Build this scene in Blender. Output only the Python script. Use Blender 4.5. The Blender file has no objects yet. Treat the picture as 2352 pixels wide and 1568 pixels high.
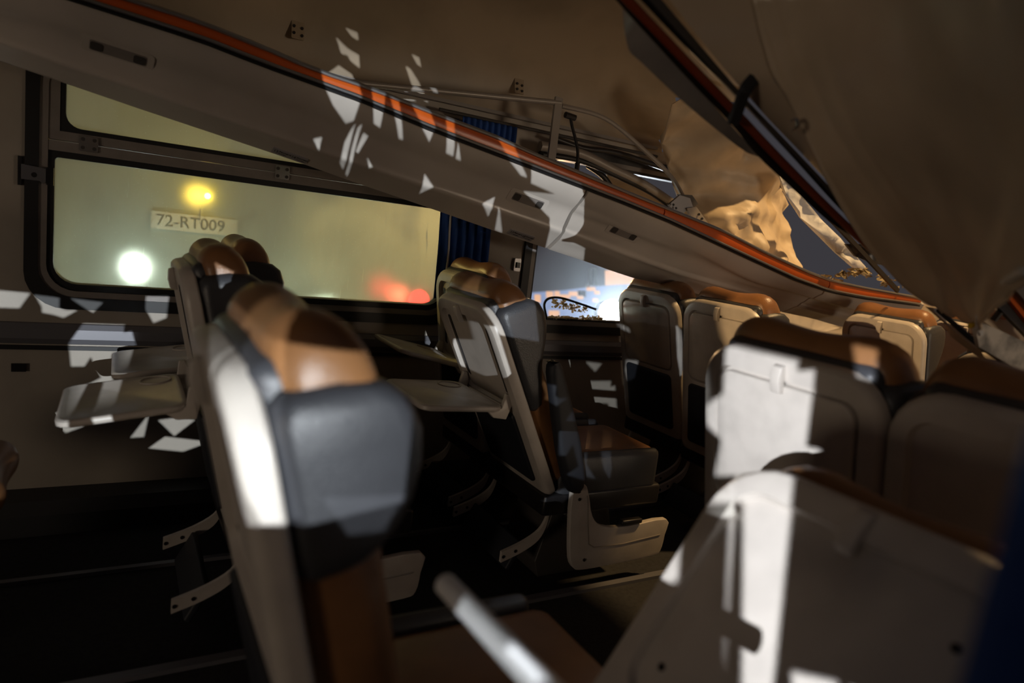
import bpy, bmesh, math, random
from mathutils import Vector, Matrix, noise
from mathutils.geometry import delaunay_2d_cdt
random.seed(7)
R = math.radians
sc = bpy.context.scene
C = sc.collection

# ------------------------------------------------------------------ camera
# carriage frame: X along the carriage (away to the right), Y across to the far side wall, Z up, floor at 0
H0 = 1.15
FPX, CX, CY = 1568.0, 1176.0, 784.0
DX = Vector((0.86287541, 0.02767896, 0.5046582))
DY = Vector((-0.49132623, -0.18818981, 0.85040175))
DZ = Vector((0.11850977, -0.98174257, -0.14878496))
cam_d = bpy.data.cameras.new('camera')
cam_d.sensor_width = 36.0
cam_d.lens = 24.0
cam_d.clip_start = 0.02
cam_d.clip_end = 300
cam_d.dof.use_dof = True
cam_d.dof.focus_distance = 2.6
cam_d.dof.aperture_fstop = 1.9
cam = bpy.data.objects.new('camera', cam_d)
C.objects.link(cam)
right = Vector((DX[0], DY[0], DZ[0]))
up = -Vector((DX[1], DY[1], DZ[1]))
back = -Vector((DX[2], DY[2], DZ[2]))
cam.matrix_world = Matrix(((right[0], up[0], back[0], 0), (right[1], up[1], back[1], 0),
                           (right[2], up[2], back[2], H0), (0, 0, 0, 1)))
sc.camera = cam

# ------------------------------------------------------------------ world, exposure
sc.view_settings.view_transform = 'Standard'
sc.view_settings.look = 'None'
sc.view_settings.gamma = 1.0
sc.view_settings.use_curve_mapping = False
sc.view_settings.exposure = 0.0
sc.cycles.use_denoising = True
sc.cycles.max_bounces = 8
sc.cycles.transparent_max_bounces = 16
sc.cycles.sample_clamp_indirect = 4.0
sc.cycles.caustics_refractive = False
sc.cycles.caustics_reflective = False
wd = bpy.data.worlds.new('night_sky')
sc.world = wd
wd.use_nodes = True
wd.node_tree.nodes['Background'].inputs[0].default_value = (0.92, 0.87, 1.0, 1)
wd.node_tree.nodes['Background'].inputs[1].default_value = 0.045

def lamp(name, kind, loc, power, color, size=0.05, target=None, angle=None, blend=0.1):
    d = bpy.data.lights.new(name, kind)
    d.energy = power
    d.color = color
    if kind in ('POINT', 'SPOT'):
        d.shadow_soft_size = size
    if kind == 'AREA':
        d.shape = 'DISK'
        d.size = size
    if kind == 'SPOT':
        d.spot_size = R(angle)
        d.spot_blend = blend
    o = bpy.data.objects.new(name, d)
    C.objects.link(o)
    o.location = loc
    if target is not None:
        o.rotation_euler = (Vector(target) - Vector(loc)).to_track_quat('-Z', 'Y').to_euler()
    return o

WRY = -.2
S1 = Vector((-0.6, -4.2, 1.25))      # rescue floodlight outside the open right side, square to the seats
S2 = Vector((-2.6, -1.4, 1.5))       # second floodlight further back, raking along the seat backs
COOL = (0.90, 0.96, 1.0)
lamp('rescue_floodlight', 'SPOT', S1, 1500, COOL, 0.008, (0.14, WRY, 1.06), 24, 0.05)
lamp('rescue_floodlight_rear', 'SPOT', S2, 1500, (0.90, 0.94, 1.0), 0.01, (0.95, 0.74, 0.86), 14, 0.1)
lamp('warm_fill_rear', 'POINT', (-5.5, -1.6, 0.4), 155, (1.0, 0.79, 0.58), 0.5)  # warm fill light added to lift the shaded panels and seat backs
lamp('warm_fill_side', 'POINT', (4.6, -5.0, 0.7), 260, (1.0, 0.78, 0.56), 0.7)  # second added fill, brightens faces turned to the near side
lamp('far_seat_spot', 'SPOT', (-7.0, 0.3, 2.0), 2200, (1.0, .64, .30), .03, (3.1, 1.86, .86), 2.8, .1)  # narrow spot added to put orange light on the far seat
lamp('sodium_yard_lamp', 'POINT', (4.0, 0.9, 4.6), 700, (1.0, 0.62, 0.26), 0.08)
lamp('warm_fill_window', 'POINT', (-0.6, 4.5, 1.75), 8, (1.0, 0.66, 0.25), 0.1)  # warm light added outside the first window for the golden seat
lamp('sodium_depot_lamp', 'POINT', (2.9, 4.6, 1.25), 60, (1.0, 0.60, 0.28), 0.05)
S3 = Vector((-2.6, -3.0, 1.35))
lamp('wall_patch_spot', 'SPOT', S3, 900, COOL, 0.008, (1.98, 2.69, .62), 8, 0.1)  # added only for the light patches on the wall below the second window
lamp('gold_seat_spot', 'SPOT', (-1.2, 5.2, 1.9), 420, (1.0, .68, .25), .03, (1.08, 2.42, .90), 7, .3)  # added narrow spot that gilds the seat beside the curtain

# ------------------------------------------------------------------ helpers
def ray(x, y):
    r = Vector((x - CX, y - CY, FPX))
    return Vector((r.dot(DX), r.dot(DY), r.dot(DZ)))
def at(x, y, Y=None, X=None, Z=None):
    r = ray(x, y)
    t = Y / r[1] if Y is not None else (X / r[0] if X is not None else (Z - H0) / r[2])
    p = r * t
    return Vector((p[0], p[1], p[2] + H0))

class MB:
    def __init__(s):
        s.v = []; s.f = []
    def add(s, vs, fs):
        o = len(s.v)
        s.v += [tuple(p) for p in vs]
        s.f += [tuple(i + o for i in f) for f in fs]
        return s
    def box(s, x0, x1, y0, y1, z0, z1):
        vs = [(x, y, z) for z in (z0, z1) for y in (y0, y1) for x in (x0, x1)]
        return s.add(vs, [(0, 2, 3, 1), (4, 5, 7, 6), (0, 1, 5, 4), (2, 6, 7, 3), (0, 4, 6, 2), (1, 3, 7, 5)])
    def loft(s, rings, cap0=True, cap1=True, closed=True):
        n = len(rings[0]); vs = [p for r in rings for p in r]; fs = []
        m = n if closed else n - 1
        for i in range(len(rings) - 1):
            for j in range(m):
                k = (j + 1) % n
                fs.append((i * n + j, i * n + k, (i + 1) * n + k, (i + 1) * n + j))
        if cap0: fs.append(tuple(range(n - 1, -1, -1)))
        if cap1: fs.append(tuple((len(rings) - 1) * n + j for j in range(n)))
        return s.add(vs, fs)
    def tube(s, pts, r, n=8, caps=True):
        pts = [Vector(p) for p in pts]; rings = []
        rs = r if isinstance(r, (list, tuple)) else [r] * len(pts)
        ref = None
        for i, p in enumerate(pts):
            t = (pts[min(i + 1, len(pts) - 1)] - pts[max(i - 1, 0)]).normalized()
            if ref is None:
                ref = Vector((0, 0, 1)) if abs(t.z) < .9 else Vector((1, 0, 0))
            a = t.cross(ref).normalized(); b = a.cross(t).normalized(); ref = b
            rings.append([p + (a * math.cos(q) + b * math.sin(q)) * rs[i] for q in [2 * math.pi * k / n for k in range(n)]])
        return s.loft(rings, caps, caps)
    def bar(s, p, q, w, h, side=None):
        p, q = Vector(p), Vector(q); t = (q - p).normalized()
        ref = Vector(side) if side else (Vector((0, 0, 1)) if abs(t.z) < .9 else Vector((1, 0, 0)))
        a = t.cross(ref).normalized() * (w / 2); b = a.cross(t).normalized() * (h / 2)
        return s.loft([[e - a - b, e + a - b, e + a + b, e - a + b] for e in (p, q)])
    def prism(s, poly, axis, c0, c1):
        def P(u, v, c):
            return {'x': (c, u, v), 'y': (u, c, v), 'z': (u, v, c)}[axis]
        return s.loft([[P(u, v, c0) for u, v in poly], [P(u, v, c1) for u, v in poly]])
    def mesh(s, name, mat, smooth=True, ang=38, bev=0):
        me = bpy.data.meshes.new(name)
        me.from_pydata(s.v, [], s.f)
        bm = bmesh.new(); bm.from_mesh(me)
        bmesh.ops.remove_doubles(bm, verts=bm.verts, dist=1e-6)
        if bev:
            bmesh.ops.bevel(bm, geom=[e for e in bm.edges if len(e.link_faces) == 2 and e.calc_face_angle(0) > R(30)],
                            offset=bev, segments=3, profile=.5, affect='EDGES')
        bmesh.ops.recalc_face_normals(bm, faces=bm.faces)
        bm.to_mesh(me); bm.free()
        if mat: me.materials.append(mat)
        if smooth:
            me.shade_smooth(); me.set_sharp_from_angle(angle=R(ang))
        return me
    def obj(s, name, mat, parent=None, **k):
        return place(name, s.mesh(name, mat, **k), parent)

def place(name, me, parent=None, loc=None, rot=None):
    o = bpy.data.objects.new(name, me); C.objects.link(o)
    if parent is not None: o.parent = parent
    if loc is not None: o.location = loc
    if rot is not None: o.rotation_euler = rot
    return o
def empty(name, loc=(0, 0, 0)):
    o = bpy.data.objects.new(name, None); C.objects.link(o); o.location = loc
    o.empty_display_size = .1
    return o
def tag(o, label, cat, group=None):
    o['label'] = label; o['category'] = cat
    if group: o['group'] = group
    return o
def struct(o):
    o['kind'] = 'structure'; return o
def rr(u0, u1, v0, v1, rt, rb=None, n=6):
    rb = rt if rb is None else rb; out = []
    for cx, cy, r, a in ((u1 - rt, v1 - rt, rt, 0), (u0 + rt, v1 - rt, rt, 90), (u0 + rb, v0 + rb, rb, 180), (u1 - rb, v0 + rb, rb, 270)):
        for k in range(n + 1):
            q = R(a + 90 * k / n)
            out.append((cx + r * math.cos(q), cy + r * math.sin(q)))
    return out
def rbox(x0, x1, y0, y1, z0, z1, bev, name, mat):
    return MB().box(x0, x1, y0, y1, z0, z1).mesh(name, mat, bev=bev, ang=60)
def catmull(pts, m=5, closed=False):
    pts = [Vector(p) for p in pts]; n = len(pts); out = []
    rng = range(n) if closed else range(n - 1)
    for i in rng:
        g = (lambda k: pts[k % n]) if closed else (lambda k: pts[max(0, min(n - 1, k))])
        a, b, c, d = g(i - 1), g(i), g(i + 1), g(i + 2)
        for k in range(m):
            t = k / m
            out.append(.5 * ((2 * b) + (c - a) * t + (2 * a - 5 * b + 4 * c - d) * t * t + (3 * b - a - 3 * c + d) * t ** 3))
    if not closed: out.append(pts[-1])
    return out
def interp(tab, x):
    if x <= tab[0][0]: (a, b), (c, d) = tab[0], tab[1]
    elif x >= tab[-1][0]: (a, b), (c, d) = tab[-2], tab[-1]
    else:
        for i in range(len(tab) - 1):
            if tab[i][0] <= x <= tab[i + 1][0]:
                (a, b), (c, d) = tab[i], tab[i + 1]; break
    return b + (d - b) * (x - a) / (c - a)
def inside(p, poly):
    r = False; n = len(poly)
    for i in range(n):
        a, b = poly[i], poly[(i + 1) % n]
        if (a[1] > p[1]) != (b[1] > p[1]) and p[0] < (b[0] - a[0]) * (p[1] - a[1]) / (b[1] - a[1]) + a[0]: r = not r
    return r
def cdt(outer, holes=(), step=None, jit=.2):
    vs = []; es = []
    for lp in [outer] + list(holes):
        o = len(vs); vs += [Vector(p[:2]) for p in lp]
        es += [(o + i, o + (i + 1) % len(lp)) for i in range(len(lp))]
    if step:
        xs = [p[0] for p in outer]; ys = [p[1] for p in outer]
        x = min(xs)
        while x < max(xs):
            y = min(ys)
            while y < max(ys):
                q = (x + random.uniform(-jit, jit) * step, y + random.uniform(-jit, jit) * step)
                if inside(q, outer) and not any(inside(q, h) for h in holes): vs.append(Vector(q))
                y += step
            x += step
    V, E_, F, *_ = delaunay_2d_cdt(vs, es, [], 0, 1e-5)
    out = []
    for f in F:
        c = sum((V[i] for i in f), Vector((0, 0))) / len(f)
        if inside(c, outer) and not any(inside(c, h) for h in holes): out.append(tuple(f))
    return [tuple(v) for v in V], out
def slab(V, F, front, thick):
    """front: (u,v)->Vector; thick: Vector offset for the back. Closed slab from a triangulation."""
    n = len(V); A = [front(*p) for p in V]; B = [a + thick for a in A]
    cnt = {}
    for f in F:
        for i in range(len(f)):
            e = (f[i], f[(i + 1) % len(f)]); cnt[e] = 1
    fs = list(F) + [tuple(reversed([i + n for i in f])) for f in F]
    for (a, b) in cnt:
        if (b, a) not in cnt: fs.append((b, a, a + n, b + n))
    return MB().add(A + B, fs)

# ------------------------------------------------------------------ materials
def mat(name, col, rough=.5, metal=0, spec=.5, var=0, scale=8, bump=0, bscale=60, col2=None, alpha=None, emit=None, estr=0):
    m = bpy.data.materials.new(name); m.use_nodes = True
    nt = m.node_tree; b = nt.nodes['Principled BSDF']
    b.inputs['Base Color'].default_value = (*col, 1)
    b.inputs['Roughness'].default_value = rough
    b.inputs['Metallic'].default_value = metal
    b.inputs['Specular IOR Level'].default_value = spec
    if emit:
        b.inputs['Emission Color'].default_value = (*emit, 1); b.inputs['Emission Strength'].default_value = estr
    tc = nt.nodes.new('ShaderNodeTexCoord')
    if var:
        n = nt.nodes.new('ShaderNodeTexNoise'); n.inputs['Scale'].default_value = scale; n.inputs['Detail'].default_value = 6
        rp = nt.nodes.new('ShaderNodeValToRGB')
        c2 = col2 or tuple(c * (1 - var) for c in col)
        rp.color_ramp.elements[0].color = (*c2, 1); rp.color_ramp.elements[1].color = (*col, 1)
        rp.color_ramp.elements[0].position = .34; rp.color_ramp.elements[1].position = .58
        nt.links.new(tc.outputs['Object'], n.inputs['Vector']); nt.links.new(n.outputs['Fac'], rp.inputs['Fac'])
        nt.links.new(rp.outputs['Color'], b.inputs['Base Color'])
    if bump:
        n2 = nt.nodes.new('ShaderNodeTexNoise'); n2.inputs['Scale'].default_value = bscale; n2.inputs['Detail'].default_value = 3
        bp = nt.nodes.new('ShaderNodeBump'); bp.inputs['Strength'].default_value = bump; bp.inputs['Distance'].default_value = .01
        nt.links.new(tc.outputs['Object'], n2.inputs['Vector']); nt.links.new(n2.outputs['Fac'], bp.inputs['Height'])
        nt.links.new(bp.outputs['Normal'], b.inputs['Normal'])
    return m
M = {}
M['beige'] = mat('beige_plastic', (.50, .455, .41), .38, var=.12, scale=14, bump=.03, bscale=300)
M['rack'] = mat('rack_plastic', (.52, .475, .43), .28, var=.10, scale=5)
M['panel'] = mat('ceiling_laminate', (.33, .26, .18), .45, var=.25, scale=3, bump=.05, bscale=20)
M['wall'] = mat('wall_laminate', (.37, .33, .28), .5, var=.1, scale=6, bump=.03, bscale=150)
M['sheet'] = mat('torn_laminate', (.58, .47, .345), .30, var=.2, scale=4, bump=.03, bscale=12)
M['warm'] = mat('cream_panel', (.62, .50, .35), .5, var=.16, scale=6, bump=.12, bscale=14)
M['brown'] = mat('brown_leather', (.25, .115, .045), .36, var=.25, scale=9, bump=.12, bscale=260)
M['dark'] = mat('black_leather', (.042, .043, .049), .36, var=.2, scale=12, bump=.15, bscale=320)
M['armr'] = mat('armrest_foam', (.012, .014, .02), .6)
M['orange'] = mat('orange_trim', (.55, .095, .008), .3, var=.15, scale=5)
M['redtrim'] = mat('dark_red_trim', (.20, .035, .012), .22)
M['alu'] = mat('aluminium', (.36, .36, .37), .35, metal=.9)
M['frame'] = mat('window_frame_grey', (.23, .205, .19), .45, var=.1, scale=20)
M['strip'] = mat('grey_strip', (.17, .17, .19), .4, metal=.3)
M['rubber'] = mat('black_rubber', (.006, .006, .007), .5)
M['black'] = mat('black_plastic', (.012, .011, .012), .35)
M['chrome'] = mat('chrome', (.6, .6, .62), .22, metal=1)
M['floor'] = mat('dark_carpet', (.022, .022, .024), .9, var=.4, scale=60, bump=.2, bscale=400)
M['heater'] = mat('dark_heater_cover', (.03, .031, .034), .5)
M['blue'] = mat('blue_curtain', (.015, .072, .31), .75, var=.3, scale=14)
M['darkmetal'] = mat('dark_bracket', (.05, .045, .042), .5)
M['steel'] = mat('beige_steel', (.30, .27, .24), .4, metal=.2)
M['foam'] = mat('insulation_foam', (.42, .34, .2), .95, var=.6, scale=30, bump=.6, bscale=60)
M['silver'] = mat('torn_foil', (.75, .76, .78), .45, bump=.3, bscale=25)
M['label'] = mat('label_plate', (.30, .29, .30), .5)
M['ink'] = mat('label_ink', (.015, .015, .02), .6)
M['dirtywhite'] = mat('worn_white_panel', (.55, .5, .43), .6, var=.75, scale=22)
M['white'] = mat('white_tube', (.62, .62, .62), .35)
M['granule'] = mat('glass_granules', (.8, .76, .62), .1, spec=1)
_n = M['granule'].node_tree; _t = _n.nodes.new('ShaderNodeBsdfTranslucent'); _t.inputs[0].default_value = (.85, .78, .6, 1)
_m = _n.nodes.new('ShaderNodeMixShader'); _m.inputs[0].default_value = .75
_n.links.new(_n.nodes['Principled BSDF'].outputs[0], _m.inputs[1]); _n.links.new(_t.outputs[0], _m.inputs[2])
_n.links.new(_m.outputs[0], _n.nodes['Material Output'].inputs[0])
M['gobo'] = mat('gobo_dark', (.05, .05, .05), .5)  # for the unseen mask that cuts the lamp beams
M['body'] = mat('vehicle_paint', (.37, .41, .38), .5, var=.25, scale=2)
M['plate'] = mat('number_plate', (.65, .65, .58), .5)
M['ground'] = mat('night_ground', (.06, .055, .05), .9, var=.4, scale=3)
M['build'] = mat('blue_lit_wall', (.25, .3, .42), .7)
def emis(name, col, s):
    m = bpy.data.materials.new(name); m.use_nodes = True; nt = m.node_tree
    for n in list(nt.nodes):
        if n.type == 'BSDF_PRINCIPLED': nt.nodes.remove(n)
    e = nt.nodes.new('ShaderNodeEmission'); e.inputs[0].default_value = (*col, 1); e.inputs[1].default_value = s
    nt.links.new(e.outputs[0], nt.nodes['Material Output'].inputs[0]); return m
M['lampwhite'] = emis('lamp_white', (.85, .95, 1), 60)
M['lampyellow'] = emis('lamp_yellow', (1, .62, .05), 70)
M['lampred'] = emis('lamp_red', (1, .06, .05), 6)
M['lamporange'] = emis('lamp_orange', (1, .38, .12), 6)
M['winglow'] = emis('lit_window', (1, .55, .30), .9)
M['bluewall'] = emis('blue_facade_glow', (.42, .55, .95), .55)  # glow put into the facade material, stands for floodlighting
M['whitelamp2'] = emis('lamp_flood', (.8, .92, 1), 40)
def dirty_glass():
    m = bpy.data.materials.new('grimy_window_glass'); m.use_nodes = True; nt = m.node_tree; N = nt.nodes; L = nt.links
    for n in list(N):
        if n.type == 'BSDF_PRINCIPLED': N.remove(n)
    tc = N.new('ShaderNodeTexCoord')
    tr = N.new('ShaderNodeBsdfTransparent'); tr.inputs[0].default_value = (.66, .72, .58, 1)
    rf = N.new('ShaderNodeBsdfRefraction'); rf.inputs['Color'].default_value = (.68, .74, .58, 1)
    rf.inputs['Roughness'].default_value = .30; rf.inputs['IOR'].default_value = 1.28
    tl = N.new('ShaderNodeBsdfTranslucent'); tl.inputs[0].default_value = (.42, .47, .38, 1)
    df = N.new('ShaderNodeBsdfDiffuse'); df.inputs[0].default_value = (.36, .34, .27, 1)
    n1 = N.new('ShaderNodeTexNoise'); n1.inputs['Scale'].default_value = 5; n1.inputs['Detail'].default_value = 8
    mp = N.new('ShaderNodeMapping'); mp.inputs['Scale'].default_value = (1, 1, .35); mp.inputs['Rotation'].default_value = (0, .5, 0)
    L.new(tc.outputs['Object'], mp.inputs[0]); L.new(mp.outputs[0], n1.inputs['Vector'])
    rp = N.new('ShaderNodeMapRange'); rp.inputs[1].default_value = .40; rp.inputs[2].default_value = .62
    rp.inputs[3].default_value = .14; rp.inputs[4].default_value = .55
    L.new(n1.outputs['Fac'], rp.inputs[0])
    vo = N.new('ShaderNodeTexVoronoi'); vo.inputs['Scale'].default_value = 75
    L.new(tc.outputs['Object'], vo.inputs['Vector'])
    lt = N.new('ShaderNodeMath'); lt.operation = 'LESS_THAN'; lt.inputs[1].default_value = .09
    L.new(vo.outputs['Distance'], lt.inputs[0])
    mx = N.new('ShaderNodeMath'); mx.operation = 'MAXIMUM'
    ml = N.new('ShaderNodeMath'); ml.operation = 'MULTIPLY'; ml.inputs[1].default_value = .8
    mp2 = N.new('ShaderNodeMapping'); mp2.inputs['Scale'].default_value = (16, 16, 1.6); mp2.inputs['Rotation'].default_value = (0, .9, 0)
    n3 = N.new('ShaderNodeTexNoise'); n3.inputs['Scale'].default_value = 3.2; n3.inputs['Detail'].default_value = 5
    L.new(tc.outputs['Object'], mp2.inputs[0]); L.new(mp2.outputs[0], n3.inputs['Vector'])
    gt = N.new('ShaderNodeMapRange'); gt.inputs[1].default_value = .66; gt.inputs[2].default_value = .74
    L.new(n3.outputs['Fac'], gt.inputs[0])
    ad = N.new('ShaderNodeMath'); ad.operation = 'MAXIMUM'; L.new(lt.outputs[0], ad.inputs[0]); L.new(gt.outputs[0], ad.inputs[1])
    L.new(ad.outputs[0], ml.inputs[0]); L.new(rp.outputs[0], mx.inputs[0]); L.new(ml.outputs[0], mx.inputs[1])
    a1 = N.new('ShaderNodeMixShader'); a1.inputs[0].default_value = .36
    L.new(tr.outputs[0], a1.inputs[1]); L.new(rf.outputs[0], a1.inputs[2])
    a2 = N.new('ShaderNodeMixShader'); a2.inputs[0].default_value = .4
    L.new(tl.outputs[0], a2.inputs[1]); L.new(df.outputs[0], a2.inputs[2])
    a3 = N.new('ShaderNodeMixShader'); L.new(mx.outputs[0], a3.inputs[0])
    L.new(a1.outputs[0], a3.inputs[1]); L.new(a2.outputs[0], a3.inputs[2])
    L.new(a3.outputs[0], N['Material Output'].inputs[0])
    return m
M['glass'] = dirty_glass()

# ------------------------------------------------------------------ room shell
WY = 2.7
XB, XE = -2.2, 5.2
fl = struct(MB().box(XB, XE, -.2, WY + .05, -.06, 0).obj('floor', M['floor'], smooth=False))
for yy, w in ((2.25, .02), (1.70, .03), (1.06, .03)):
    MB().box(XB, XE, yy - w / 2, yy + w / 2, 0, .012).obj('floor_rail', M['strip'], fl, smooth=False)
# far side wall with two window openings
W1 = (-.255, 1.30, .741, 1.60)
W2 = (1.605, 2.62, .727, 1.60)
h1 = rr(*W1, .12); h2 = rr(*W2, .12)
V, F = cdt([(XB, .0), (XE, .0), (XE, .82), (4.2, .85), (3.6, .80), (3.1, .86), (2.95, 1.0), (2.9, 1.2), (2.82, 1.33), (2.84, 1.5), (2.74, 1.66), (XB, 1.66)], [h1, h2])
wl = struct(slab(V, F, lambda u, v: Vector((u, WY, v)), Vector((0, .07, 0))).obj('wall_left', M['wall']))
b = MB().prism([(WY + .005, .617), (WY - .012, .622), (WY - .022, .64), (WY - .022, .672), (WY - .012, .69), (WY + .005, .692)], 'x', XB, XE).obj('ledge_strip', M['strip'], wl, smooth=False)
MB().box(XB, XE, WY - .010, WY + .001, .60, .614).obj('ledge_lip', M['rubber'], wl, smooth=False)
MB().prism([(WY, 0), (WY - .14, 0), (WY - .14, .07), (WY - .11, .11), (WY, .115)], 'x', XB, XE).obj('heater_cover', M['heater'], wl, smooth=False)
sk = MB().box(-.285, -.245, WY - .008, WY, .525, .552).obj('wall_socket', M['black'], wl, smooth=False)
hk = MB().prism(rr(1.555, 1.588, 1.005, 1.062, .006), 'y', WY - .02, WY).obj('coat_hook', M['alu'], wl)
MB().box(1.563, 1.58, WY - .03, WY - .018, 1.02, 1.045).obj('hook_slot', M['black'], hk, smooth=False)
# ceiling cove with torn far edge
prof = catmull([(WY, 0, 1.655), (2.695, 0, 1.75), (2.64, 0, 1.88), (2.5, 0, 2.02), (2.25, 0, 2.13), (1.85, 0, 2.19), (1.38, 0, 2.21), (.9, 0, 2.19), (.5, 0, 2.12)], 4)
def torn_x(i):
    return 2.33 + .09 * noise.noise(Vector((i * .6, 3.1, 0))) + (.35 if i > 9 else 0) + .02 * random.uniform(-1, 1)
m = MB(); rings = []
tx = [torn_x(i) for i in range(len(prof))]
xs = [XB + (1.9 - XB) * k / 30 for k in range(31)]
for x in xs: rings.append([Vector((x, p.x, p.z + .006 * noise.noise(Vector((x * 1.5, p.x * 2, 0))))) for p in prof])
rings.append([Vector((tx[i], p.x - .02 * random.random(), p.z - .03 * random.random())) for i, p in enumerate(prof)])
n = len(prof)
m.loft(rings, False, False, closed=False)
cl = struct(m.obj('ceiling', M['panel'], ang=60))
mod = cl.modifiers.new('thickness', 'SOLIDIFY'); mod.thickness = .012; mod.offset = 1
def rivets(px, py, rows):
    pl = MB().prism(rr(-.022, .022, -.05, .05, .006), 'y', -.003, .0)
    c = at(px, py, Y=2.672); o = pl.obj('rivet_plate', M['panel'], cl); o.location = c; o.rotation_euler = (R(-14), 0, 0)
    for (u, v) in rows:
        q = place('rivet', RIV, o, (u, -.004, v))
RIV = MB().loft([[(.0055 * math.cos(a), y, .0055 * math.sin(a)) for a in [2 * math.pi * k / 8 for k in range(8)]] for y in (0, -.004)]).mesh('rivet', M['black'])
rivets(684, 60, [(-.014, .04), (.016, .04), (-.014, -.005), (.014, -.008), (-.014, -.03), (.014, -.035)])
rivets(1192, 190, [(-.012, .04), (.014, .04), (-.012, -.008), (.012, -.012), (-.012, -.032), (.012, -.036)])
sm = MB().bar((XB, WY - .012, 1.665), (2.28, WY - .012, 1.665), .03, .014).obj('cove_seam_strip', M['frame'], cl)

# ------------------------------------------------------------------ windows of the far wall
def ring(a, b, y0, y1, name, mt, parent):
    mb = MB(); mb.loft([[(u, y1, v) for u, v in a], [(u, y0, v) for u, v in a], [(u, y0, v) for u, v in b], [(u, y1, v) for u, v in b], [(u, y1, v) for u, v in a]], False, False)
    return mb.obj(name, mt, parent, ang=30)
def window(name, w, y, hinges, latch):
    x0, x1, z0, z1 = w
    e = struct(empty(name, ((x0 + x1) / 2, y, z0)))
    off = Vector((-(x0 + x1) / 2, -y, -z0))
    made = []
    def rg(a, b, d0, d1, nm, mt):
        o = ring(a, b, y + d0, y + d1, nm, mt, e); o.location = off; made.append(o); return o
    rg(rr(x0, x1, z0, z1, .12), rr(x0 + .037, x1 - .037, z0 + .04, z1 - .04, .10), -.016, .05, 'rubber_seal', M['rubber'])
    rg(rr(x0 + .037, x1 - .037, z0 + .04, z1 - .04, .10), rr(x0 + .06, x1 - .06, z0 + .061, z1 - .06, .085), -.010, .05, 'outer_frame', M['frame'])
    return e, off, rg
e1, o1, rg1 = window('window_1', W1, WY, True, True)
x0, x1, z0, z1 = W1
rg1(rr(x0 + .058, x1 - .058, z0 + .059, 1.253, .004, .085), rr(x0 + .078, x1 - .078, .824, 1.232, .012, .07), -.002, .05, 'pane_gasket', M['rubber'])
m = MB().box(x0 + .061, x1 - .061, WY - .008, WY + .05, 1.252, 1.284).obj('lower_sash_bar', M['frame'], e1, smooth=False); m.location = o1
m = MB().box(x0 + .061, x1 - .061, WY - .006, WY + .05, 1.287, 1.315).obj('upper_sash_bar', M['frame'], e1, smooth=False); m.location = o1
m = MB().box(x0 + .061, x0 + .09, WY - .006, WY + .05, 1.315, z1 - .06).obj('upper_sash_stile', M['frame'], e1, smooth=False); m.location = o1
rg1(rr(x0 + .088, x1 - .058, 1.313, z1 - .05, .004), rr(x0 + .105, x1 - .105, 1.330, z1 - .07, .045), -.003, .05, 'hopper_gasket', M['rubber'])
for nm, q in (('lower_pane', (x0 + .07, x1 - .07, .815, 1.245)), ('hopper_pane', (x0 + .095, x1 - .095, 1.322, z1 - .06))):
    p = MB().add([(q[0], WY + .02, q[2]), (q[1], WY + .02, q[2]), (q[1], WY + .02, q[3]), (q[0], WY + .02, q[3])], [(0, 1, 2, 3)]).obj(nm, M['glass'], e1, smooth=False)
    p.location = o1
for hx in (-.085, .525):
    h = MB()
    for zz in (1.262, 1.289): h.prism(rr(hx - .026, hx + .026, zz, zz + .022, .004), 'y', WY - .014, WY - .004)
    h.bar((hx - .027, WY - .014, 1.2865), (hx + .027, WY - .014, 1.2865), .006, .006)
    ho = h.obj('hinge', M['chrome'], e1); ho.location = o1
    for dx in (-.016, .016):
        for zz in (1.273, 1.300):
            s_ = MB().loft([[(hx + dx + .006 * math.cos(a), yy, zz + .006 * math.sin(a)) for a in [math.pi * k / 4 for k in range(8)]] for yy in (WY - .012, WY - .017)]).obj('hinge_screw', M['darkmetal'], ho)
l = MB().prism([(-.262, 1.15), (-.215, 1.15), (-.205, 1.143), (-.198, 1.148), (-.198, 1.19), (-.215, 1.192), (-.262, 1.196)], 'y', WY - .032, WY - .016).obj('window_latch', M['chrome'], e1); l.location = o1
k_ = MB().loft([[(-.228 + .008 * math.cos(a), yy, 1.167 + .008 * math.sin(a)) for a in [math.pi * k / 6 for k in range(12)]] for yy in (WY - .030, WY - .035)]).obj('latch_keyhole', M['black'], l)
k2 = MB().box(-.197, -.178, WY - .022, WY - .004, 1.14, 1.196).obj('latch_striker', M['black'], l, smooth=False)
k3 = MB().box(-.272, -.262, WY - .02, WY + .0, 1.13, 1.22).obj('latch_plate', M['black'], l, smooth=False)

e2, o2, rg2 = window('window_2', W2, WY, False, False)
x0, x1, z0, z1 = W2
rg2(rr(x0 + .06, x1 - .06, z0 + .061, z1 - .06, .085), rr(x0 + .072, x1 - .072, .797, z1 - .072, .075), -.002, .05, 'pane_gasket', M['rubber'])
lp = [(1256, 733), (1252, 715), (1250, 700), (1256, 688), (1270, 683), (1288, 684), (1310, 690), (1340, 700), (1368, 710)]
t = MB().tube(catmull([at(x, y, Y=WY - .01) for x, y in lp], 4), .006, 6).obj('hanging_gasket', M['rubber'], e2); t.location = o2
g = MB()
def granule(p, s):
    vs = [Vector((x, y, z)) * s for x in (-1, 1) for y in (-1, 1) for z in (-1, 1)]
    mt = Matrix.Rotation(random.random() * 6, 3, Vector((random.random(), random.random(), random.random())).normalized())
    g.add([p + mt @ v for v in vs], [(0, 1, 3, 2), (4, 6, 7, 5), (0, 4, 5, 1), (2, 3, 7, 6), (0, 2, 6, 4), (1, 5, 7, 3)])
for k in range(170):
    x = random.uniform(1258, 1385); granule(at(x, 733 - abs(random.gauss(0, 3)), Y=WY + random.uniform(0, .03)), random.uniform(.002, .005))
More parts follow.
